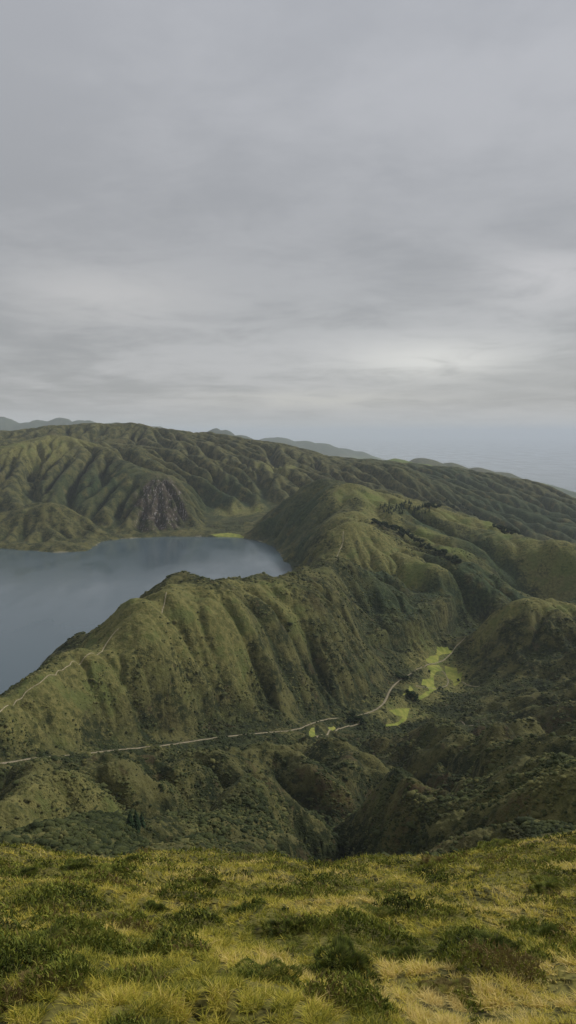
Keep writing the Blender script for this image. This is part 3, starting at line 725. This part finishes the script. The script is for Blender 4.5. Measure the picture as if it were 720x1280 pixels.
# blades gather into tufts
tx = np.round(gx1 / .28 + fbm(gx1, gy1, .9, 2, 5)) * .28; ty = np.round(gy1 / .28 + fbm(gy1, gx1, .9, 2, 6)) * .28
pull = .35; gx1 = gx1 * (1 - pull) + tx * pull; gy1 = gy1 * (1 - pull) + ty * pull
gz = ground(gx1, gy1)
tuft = perlin(tx / .6 + 3, ty / .6, 61)
gh = (.29 + .2 * np.clip(gr / 20, 0, 1)) * (.13 + .10 * np.clip(tuft + .4, 0, 1.3)) * rng.uniform(.5, 1.45, len(gx1)) * (1 + gr / 80)
gw = .0045 * (1 + gr / 6) * rng.uniform(.6, 1.5, len(gx1))
gt = np.clip(.38 + .75 * fbm(gx1, gy1, 2.9, 4, 63) + .35 * fbm(gx1, gy1, .5, 2, 65) + .22 * tuft + rng.normal(0, .24, len(gx1)) - .45 * np.clip(hv + .1, 0, 1), 0, 1)
g_o = blades('grass', np.c_[gx1, gy1, gz - .02], gh, gw, gh * rng.uniform(.3, 1.7, len(gx1)), gt, MG)
tag(g_o, 'yellow green grass and fern fronds covering the near slope', kind='stuff')
# low heather and moss growing through the grass
hx, hy, hr = scatter(520000, 3.2, 52, 33, 22)
hv = heath_at(hx, hy); kp = rng.uniform(0, 1, len(hx)) < sstep(-.12, .16, hv); hx, hy, hr, hv = hx[kp], hy[kp], hr[kp], hv[kp]
dome = np.clip(hv + .05, 0, .6) * .5
hz_ = ground(hx, hy) + dome * rng.uniform(.2, 1.0, len(hx))
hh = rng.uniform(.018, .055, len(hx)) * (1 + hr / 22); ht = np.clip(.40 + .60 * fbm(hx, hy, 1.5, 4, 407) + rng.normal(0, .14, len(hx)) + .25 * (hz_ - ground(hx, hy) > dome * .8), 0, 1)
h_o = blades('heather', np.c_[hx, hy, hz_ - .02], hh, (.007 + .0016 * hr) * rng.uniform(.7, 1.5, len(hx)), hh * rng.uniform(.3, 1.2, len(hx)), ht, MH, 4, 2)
tag(h_o, 'low dark heather and moss growing through the near grass', kind='stuff')
# separate bushes standing out of the ground cover
def bush_parts(seed, kind):
    r = np.random.default_rng(seed); n = 6500
    # sprigs all through a lumpy dome of unit radius
    th = r.uniform(0, 2 * np.pi, n); rr2 = r.uniform(0, 1, n) ** .62; lob = 1 + .22 * np.sin(th * 3 + seed) + .14 * np.sin(th * 7 + 2 * seed)
    X = np.cos(th) * rr2 * lob; Y = np.sin(th) * rr2 * lob
    top = (1 - rr2 ** 1.8) * (.62 + .28 * perlin(X * 2.2 + seed, Y * 2.2, seed)) 
    Zt = top * r.uniform(.2, 1.0, n) ** .7 + r.normal(0, .05, n)
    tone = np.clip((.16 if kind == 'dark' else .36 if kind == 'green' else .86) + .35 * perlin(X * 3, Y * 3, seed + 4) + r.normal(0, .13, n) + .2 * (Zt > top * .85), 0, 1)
    return np.c_[X, Y, Zt], tone
protos = {}
def make_bush(kind, seed):
    root = bpy.data.objects.new('heather_bush', None); C.objects.link(root)
    p, tone = bush_parts(seed, kind); r = np.random.default_rng(seed)
    hh = r.uniform(.07, .2, len(p))
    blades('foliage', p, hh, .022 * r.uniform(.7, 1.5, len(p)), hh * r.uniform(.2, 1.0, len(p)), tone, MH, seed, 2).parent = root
    # woody stems fanning from the base
    V = []; Fq = []
    for k in range(26):
        a = r.uniform(0, 6.28); l = r.uniform(.35, .8); e = np.array([np.cos(a) * l, np.sin(a) * l, r.uniform(.25, .55)]); w = .012; b0 = len(V)
        for q, pnt in ((1, np.array([0, 0, -.12])), (.7, e * .5 + np.array([0, 0, .08])), (.35, e)):
            for j in range(4): V.append(pnt + np.array([math.cos(j * 1.571) * w * q, math.sin(j * 1.571) * w * q, 0]))
        for s_ in range(2):
            for j in range(4): Fq.append((b0 + s_ * 4 + j, b0 + s_ * 4 + (j + 1) % 4, b0 + s_ * 4 + 4 + (j + 1) % 4, b0 + s_ * 4 + 4 + j))
    mesh_from('stems', V, Fq, MSTEM, True, root)
    return root
ms = M('woody_stem'); MSTEM = ms.out((.09, .065, .045), .9)
def copy_tree(o):
    c = o.copy(); C.objects.link(c)
    for ch in list(o.children):
        d = ch.copy(); C.objects.link(d); d.parent = c
    return c
def place_bush(kind, seed, px, py, wpx, tall, label, rot):
    q = cast_near(px, py); D = q[1]; rad_ = wpx / 2 / F * math.hypot(q[0], q[1]) * 1.02
    key = (kind, seed)
    if key not in protos: o = protos[key] = make_bush(kind, seed)
    else: o = copy_tree(protos[key])
    zz = float(ground(np.array([q[0]]), np.array([q[1]]))[0])
    o.location = (q[0], q[1], zz - .04); o.rotation_euler = (0, 0, rot); o.scale = (rad_, rad_ * .9, rad_ * tall)
    tag(o, label, 'bush', 'dark bushes on the near slope'); return o
def cast_near(px, py): return cast([px], [py], 1500, 3, 70)[0]
bl = [
 ('dark', 1, 612, 1192, 84, .85, 'large round dark bush at lower right of the near slope'),
 ('dark', 2, 425, 1215, 110, .7, 'widest dark green bush, low at the centre right of the near slope'),
 ('dark', 3, 500, 1200, 52, .9, 'dark upright bush just right of the widest dark bush'),
 ('dark', 1, 690, 1178, 64, .8, 'dark bush by the right edge, next to the large round bush'),
 ('green', 8, 325, 1222, 90, .5, 'flat mossy green bush left of the widest dark bush'),
 ('dark', 2, 192, 1140, 44, .7, 'small blackish bush by itself in pale grass, left of the centre'),
 ('dark', 3, 88, 1212, 50, .9, 'dark green bush at the lower left above the brown heather'),
 ('brown', 5, 60, 1232, 84, .45, 'low brown heather clump at the lower left corner'),
 ('green', 8, 60, 1182, 100, .5, 'broad green bush near the left edge'),
 ('dark', 1, 368, 1165, 70, .7, 'dark bush in the middle of the slope, above the widest dark bush'),
 ('green', 8, 140, 1092, 50, .5, 'dark green cushion bush at upper left, below the mound on the crest'),
 ('dark', 2, 95, 1088, 52, .6, 'dark bush at the upper left, leftmost of the pair below the crest mound'),
 ('dark', 3, 25, 1098, 40, .7, 'dark bush at the left edge near the crest'),
 ('brown', 5, 545, 1080, 40, .6, 'reddish brown bush near the crest at the right'),
 ('dark', 1, 165, 1078, 30, .8, 'smallest black bush near the crest at the left'),
 ('green', 8, 470, 1145, 60, .5, 'green cushion bush in pale grass, centre right'),
 ('brown', 5, 655, 1212, 60, .5, 'brown heather clump right below the large round bush'),
 ('brown', 5, 560, 1240, 66, .5, 'brown bush at the bottom right among straw coloured grass'),
 ('dark', 3, 258, 1105, 38, .7, 'dark bush at the centre left a little below the crest'),
 ('green', 8, 620, 1060, 44, .5, 'green cushion bush at the right just below the crest'),
 ('dark', 2, 430, 1064, 50, .6, 'dark bush right at the crest, centre right'),
 ('brown', 5, 20, 1255, 70, .5, 'brown heather clump in the bottom left corner'),
 ('green', 8, 690, 1110, 56, .5, 'green bush at the right edge, halfway up the slope'),
 ('dark', 3, 300, 1140, 34, .8, 'slim dark bush in pale grass just left of centre'),
]
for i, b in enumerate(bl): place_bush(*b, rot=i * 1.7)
# ------------------------------------------------------------------ trees
def tree_mat(name, a, b):
    m = M(name); f = m.noise(.9, 4, .7); return m.out(m.mix(m.ramp(f, .35, .65), a, b), .95, m.bump(f, .3, .8))
MCON = tree_mat('conifer_needles', (.010, .022, .010), (.028, .050, .022)); MBARK = ms.m
def conifer_proto(seed):
    r = np.random.default_rng(seed); root = bpy.data.objects.new('conifer_tree', None); C.objects.link(root)
    k = 7; V = []; 
    for q, rd in ((-.05, .022), (.5, .014), (.97, .004)):
        for j in range(k): V.append((math.cos(j / k * 6.283) * rd, math.sin(j / k * 6.283) * rd, q))
    Fq = [(s_ * k + j, s_ * k + (j + 1) % k, (s_ + 1) * k + (j + 1) % k, (s_ + 1) * k + j) for s_ in range(2) for j in range(k)]
    mesh_from('trunk', V, Fq, MBARK, True, root)
    V = []; Fq = []
    for lv in range(17):                 # whorls of drooping boughs made of leaf-sized blades
        t = lv / 16; zc_ = .12 + .85 * t; rad_ = (.27 * (1 - t) ** .8 + .015)
        for b in range(13):
            a = r.uniform(0, 6.283); L_ = rad_ * r.uniform(.6, 1.15); wd = .030 + .045 * (1 - t)
            for sgm in range(2):
                u0, u1 = sgm / 2, (sgm + 1) / 2; dr = .10 * r.uniform(.3, 1.5)
                ca_, sa_ = math.cos(a), math.sin(a); b0 = len(V); zz = zc_ + r.uniform(-.02, .02)
                V += [(ca_ * L_ * u0 - sa_ * wd, sa_ * L_ * u0 + ca_ * wd, zz - dr * u0 - .03), (ca_ * L_ * u0 + sa_ * wd, sa_ * L_ * u0 - ca_ * wd, zz - dr * u0 - .03),
                      (ca_ * L_ * u1 + sa_ * wd * .4, sa_ * L_ * u1 - ca_ * wd * .4, zz - dr * u1), (ca_ * L_ * u1 - sa_ * wd * .4, sa_ * L_ * u1 + ca_ * wd * .4, zz - dr * u1), (ca_ * L_ * (u0 + u1) / 2, sa_ * L_ * (u0 + u1) / 2, zz - dr * u0 + .035)]
                Fq += [(b0, b0 + 1, b0 + 4), (b0 + 1, b0 + 2, b0 + 4), (b0 + 2, b0 + 3, b0 + 4), (b0 + 3, b0, b0 + 4)]
    mesh_from('crown', V, Fq, MCON, True, root)
    return root
def round_proto(seed):
    r = np.random.default_rng(seed); root = bpy.data.objects.new('evergreen_tree', None); C.objects.link(root)
    k = 7; V = []
    for q, rd in ((-.05, .03), (.25, .022), (.6, .012)):
        for j in range(k): V.append((math.cos(j / k * 6.283) * rd, math.sin(j / k * 6.283) * rd, q))
    Fq = [(s_ * k + j, s_ * k + (j + 1) % k, (s_ + 1) * k + (j + 1) % k, (s_ + 1) * k + j) for s_ in range(2) for j in range(k)]
    mesh_from('trunk', V, Fq, MBARK, True, root)
    cl = [(r.uniform(-.22, .22), r.uniform(-.22, .22), r.uniform(.35, .8), r.uniform(.14, .26)) for _ in range(11)]
    n = 1500; ci = np.array(cl)[r.integers(0, len(cl), n)]
    d = r.normal(0, 1, (n, 3)); d /= np.linalg.norm(d, axis=1)[:, None]; c = ci[:, :3] + d * (ci[:, 3] * r.uniform(.6, 1.08, n))[:, None]
    t1 = np.cross(d, r.normal(0, 1, (n, 3))); t1 /= np.linalg.norm(t1, axis=1)[:, None] + 1e-9; t2 = np.cross(d, t1) + d * .5
    L_ = .045; V = np.stack([c - t1 * L_, c + t2 * L_ * 1.2, c + t1 * L_, c - t2 * L_], 1).reshape(-1, 3)
    mesh_from('crown', V, np.arange(4 * n).reshape(n, 4), MCON2, True, root)
    return root
MCON2 = tree_mat('evergreen_leaves', (.010, .024, .009), (.034, .058, .020))
rnd = [None, None, None]
con = [None, None, None]; used = [False] * 3; ntree = 0
def place_conifer(wx, wy, h, label, group, rnd_=False):
    global ntree
    i = ntree % 3; pool = rnd if rnd_ else con
    if pool[i] is None: o = pool[i] = (round_proto if rnd_ else conifer_proto)(60 + i)
    else: o = copy_tree(pool[i])
    ntree += 1
    zz = float(ground(np.array([wx]), np.array([wy]))[0])
    o.location = (wx, wy, zz - .2); o.rotation_euler = (0, 0, ntree * 2.4); o.scale = (h * random.uniform(.85, 1.25) * (1.2 if rnd_ else 1), h * random.uniform(.85, 1.25) * (1.35 if rnd_ else 1), h)
    tag(o, label, 'tree', group)
def grove(px_line, n, width, h, label, group, r0=300):
    rnd_ = 'conifer' not in label
    p = np.array(px_line, float); sg_ = np.hypot(*np.diff(p, axis=0).T); s_ = np.r_[0, np.cumsum(sg_)]
    t = (np.arange(n) + rng.uniform(0, .8, n)) / n * s_[-1]
    qx = np.interp(t, s_, p[:, 0]); qy = np.interp(t, s_, p[:, 1])
    w_ = cast(qx, qy, 1400, r0)
    med = np.median(w_[:, 1])
    for k in range(n):
        if abs(w_[k, 1] - med) > .3 * med: continue
        place_conifer(w_[k, 0] + rng.uniform(-1, 1) * width, w_[k, 1] + rng.uniform(-1, 1) * width * 1.6, h * min(1.35, rng.lognormal(-.08, .22)), label, group, rnd_)
grove([(482, 639), (496, 634), (512, 639), (530, 644)], 80, 17, 10, 'dark conifer in the dense clump on the green plateau behind the conical peak', 'conifers in the plateau clump')
grove([(466, 653), (484, 660), (500, 666), (518, 674)], 62, 9, 10, 'dark evergreen tree in the thick hedge slanting down the plateau pasture', 'evergreens in the slanting hedge')
grove([(520, 677), (540, 689), (560, 702)], 40, 9, 8.5, 'green tree in the thinner lower end of the slanting hedge on the plateau', 'trees at the lower end of the hedge')
grove([(530, 634), (552, 636)], 12, 6, 12, 'dark tree in the short row right of the plateau clump', 'trees right of the plateau clump')
grove([(556, 629), (576, 636), (598, 645)], 28, 8, 10, 'dark tree in the line along the far right rim of the plateau', 'trees along the plateau rim')
grove([(622, 663), (640, 666), (657, 671)], 34, 12, 12, 'dark tree in the copse on the right part of the plateau rim', 'trees in the rim copse')
grove([(563, 704), (574, 706)], 8, 8, 12, 'dark tree in the little group below the slanting hedge', 'trees below the hedge')
grove([(512, 872), (520, 876)], 9, 5, 7.5, 'dark green tree between the two lowest yellow meadows in the valley', 'trees between the low meadows')
grove([(434, 901), (454, 903)], 20, 3, 5, 'dark tree in the strip beside the dirt road left of the meadows', 'trees beside the dirt road')
grove([(500, 848), (508, 852)], 9, 7, 5, 'dark tree beside the bend of the dirt road at the meadows', 'trees at the road bend')
for k, (a, b, hgt, lab) in enumerate([(573, 852, 5.5, 'single dark tree at the right edge of the round meadow'), (583, 848, 5, 'small dark tree standing right of the meadow outside its edge'), (537, 841, 4.5, 'small tree on the left edge of the big meadow')]):
    q = cast([a], [b], 1400, 300)[0]; place_conifer(q[0], q[1], hgt, lab, 'lone trees around the meadow', True)
for k, (a, b, hgt, lab) in enumerate([(163, 1038, 7, 'left one of three slim young conifers low on the slope just beyond the near crest'), (170, 1040, 8.5, 'tallest of three slim young conifers just beyond the near crest'), (177, 1037, 6.5, 'right one of three slim young conifers just beyond the near crest')]):
    q = cast([a], [b], 1400, 120)[0]; place_conifer(q[0], q[1], hgt, lab, 'young conifers beyond the near crest')
print('trees', ntree)
# ------------------------------------------------------------------ haze
hz = M('thin_air'); hz.n.remove(hz.b)
pv = hz.n.new('ShaderNodeVolumePrincipled'); pv.inputs['Density'].default_value = 3.1e-5; pv.inputs['Color'].default_value = (.83, .905, 1.0, 1); pv.inputs['Anisotropy'].default_value = 0
hz.link(pv.outputs[0], hz.n['Material Output'].inputs['Volume'])
zb, zt = -60.0, 1330.0; s = 170000.0
bx = [(-s, -s, zb), (s, -s, zb), (s, s, zb), (-s, s, zb), (-s, -s, zt), (s, -s, zt), (s, s, zt), (-s, s, zt)]
o = mesh_from('haze', bx, [(0, 3, 2, 1), (4, 5, 6, 7), (0, 1, 5, 4), (1, 2, 6, 5), (2, 3, 7, 6), (3, 0, 4, 7)], hz.m, False)
o['kind'] = 'stuff'; o['label'] = 'thin pale blue haze in the air over the hills and sea'
print('TERR z range', z.min(), z.max())

# ------------------------------------------------------------------ sky and sun
SUN_EL, SUN_AZ = 38.0, 62.0     # azimuth clockwise from the viewing direction
w = bpy.data.worlds.new('World'); SC.world = w; w.use_nodes = True
t = w.node_tree; N = t.nodes; L = t.links
bg = N['Background']; bg.inputs['Strength'].default_value = .1
sky = N.new('ShaderNodeTexSky'); sky.sky_type = 'NISHITA'; sky.sun_disc = False
sky.sun_elevation = math.radians(SUN_EL); sky.sun_rotation = math.radians(SUN_AZ)
tc = N.new('ShaderNodeTexCoord')
sx = N.new('ShaderNodeSeparateXYZ'); L.new(tc.outputs['Generated'], sx.inputs[0])
def mth(op, a, b=0.0, clamp=False):
    n = N.new('ShaderNodeMath'); n.operation = op; n.use_clamp = clamp
    for i, v in enumerate((a, b)):
        if hasattr(v, 'links'): L.new(v, n.inputs[i])
        else: n.inputs[i].default_value = v
    return n.outputs[0]
def mr(v, a, b, c=0., d=1.):
    n = N.new('ShaderNodeMapRange'); n.interpolation_type = 'SMOOTHSTEP'; L.new(v, n.inputs[0])
    for i, q in enumerate((a, b, c, d)): n.inputs[i + 1].default_value = q
    return n.outputs[0]
zc = mth('MAXIMUM', sx.outputs[2], 0.0); den_ = mth('ADD', zc, .10)
cxn = N.new('ShaderNodeCombineXYZ'); L.new(mth('DIVIDE', sx.outputs[0], den_), cxn.inputs[0]); L.new(mth('DIVIDE', sx.outputs[1], den_), cxn.inputs[1])
def wn(scale, det, rough, off, dist=0):
    mp = N.new('ShaderNodeMapping'); mp.inputs['Location'].default_value = off; L.new(cxn.outputs[0], mp.inputs[0])
    n = N.new('ShaderNodeTexNoise'); n.inputs['Scale'].default_value = scale; n.inputs['Detail'].default_value = det; n.inputs['Roughness'].default_value = rough; n.inputs['Distortion'].default_value = dist
    L.new(mp.outputs[0], n.inputs['Vector']); return n.outputs[0]
def wmix(f, a, b, typ='MIX'):
    n = N.new('ShaderNodeMix'); n.data_type = 'RGBA'; n.blend_type = typ
    for v, i in ((f, 0), (a, 6), (b, 7)):
        if hasattr(v, 'links'): L.new(v, n.inputs[i])
        else: n.inputs[i].default_value = v if i == 0 else tuple(v) + (1,)
    return n.outputs[2]
K = 10.0
n1 = wn(.5, 6, .52, (3.1, 1.2, 0), .25); n2 = wn(1.9, 7, .6, (7, 2, 0), .5)
n3 = wn(5.0, 5, .6, (1, 5, 0), 0)
f = mth('ADD', mth('ADD', mth('MULTIPLY', n1, .58), mth('MULTIPLY', n2, .28)), mth('MULTIPLY', n3, .14))
lo_c = (.235 * K, .236 * K, .238 * K); hi_c = (.335 * K, .333 * K, .336 * K)
cloud = wmix(mr(f, .40, .60), lo_c, hi_c)
# the overcast is a little bluer overhead and greyer low down
# darker belly of the cloud deck part way up
bell = mth('MULTIPLY', mr(sx.outputs[2], .08, .17), mr(sx.outputs[2], .42, .20)); cloud = wmix(mth('MULTIPLY', bell, .35), cloud, (.215 * K, .218 * K, .224 * K))
# pale strip where the cloud thins towards the horizon
cloud = wmix(mr(sx.outputs[2], .045, .0, 0, .7), cloud, (.36 * K, .365 * K, .37 * K))
cloud = wmix(mr(sx.outputs[2], .10, .55), cloud, wmix(.55, cloud, (.350 * K, .362 * K, .395 * K)))
def glow(px, py, wx, wz, amount, c):
    global cloud
    d = np.array(ray(px, py), float); d /= np.linalg.norm(d)
    dz = mth('DIVIDE', mth('SUBTRACT', sx.outputs[2], float(d[2])), wz)
    dxn = mth('DIVIDE', mth('SUBTRACT', mth('DIVIDE', sx.outputs[0], mth('MAXIMUM', sx.outputs[1], .05)), float(d[0] / d[1])), wx)
    g = mth('POWER', 2.718, mth('MULTIPLY', mth('ADD', mth('MULTIPLY', dz, dz), mth('MULTIPLY', dxn, dxn)), -1.0))
    g = mth('MULTIPLY', g, mth('GREATER_THAN', sx.outputs[1], 0.0))
    g = mth('MULTIPLY', g, mth('MULTIPLY', mr(n2, .25, .62, .35, 1), amount), True)
    cloud = wmix(g, cloud, c)
glow(540, 450, .11, .024, .95, (.62 * K, .61 * K, .57 * K))
glow(560, 440, .30, .07, .5, (.40 * K, .40 * K, .40 * K))
glow(130, 372, .13, .035, .6, (.42 * K, .41 * K, .40 * K))
glow(680, 350, .10, .035, .7, (.45 * K, .44 * K, .44 * K))
glow(390, 500, .16, .012, .7, (.42 * K, .41 * K, .38 * K))
final = wmix(.94, sky.outputs[0], cloud)
L.new(final, bg.inputs['Color'])
sl = bpy.data.lights.new('sun', 'SUN'); sl.energy = 2.0; sl.angle = math.radians(11); sl.color = (1.0, .95, .86)
so = bpy.data.objects.new('sun', sl); C.objects.link(so)
e, a = math.radians(SUN_EL), math.radians(SUN_AZ)
dirv = mathutils.Vector((math.sin(a) * math.cos(e), math.cos(a) * math.cos(e), math.sin(e)))
so.rotation_euler = dirv.to_track_quat('Z', 'Y').to_euler()
SC.view_settings.view_transform = 'Standard'; SC.view_settings.look = 'None'; SC.view_settings.exposure = .50; SC.view_settings.gamma = 1
SC.cycles.volume_bounces = 1
SC.cycles.max_bounces = 6
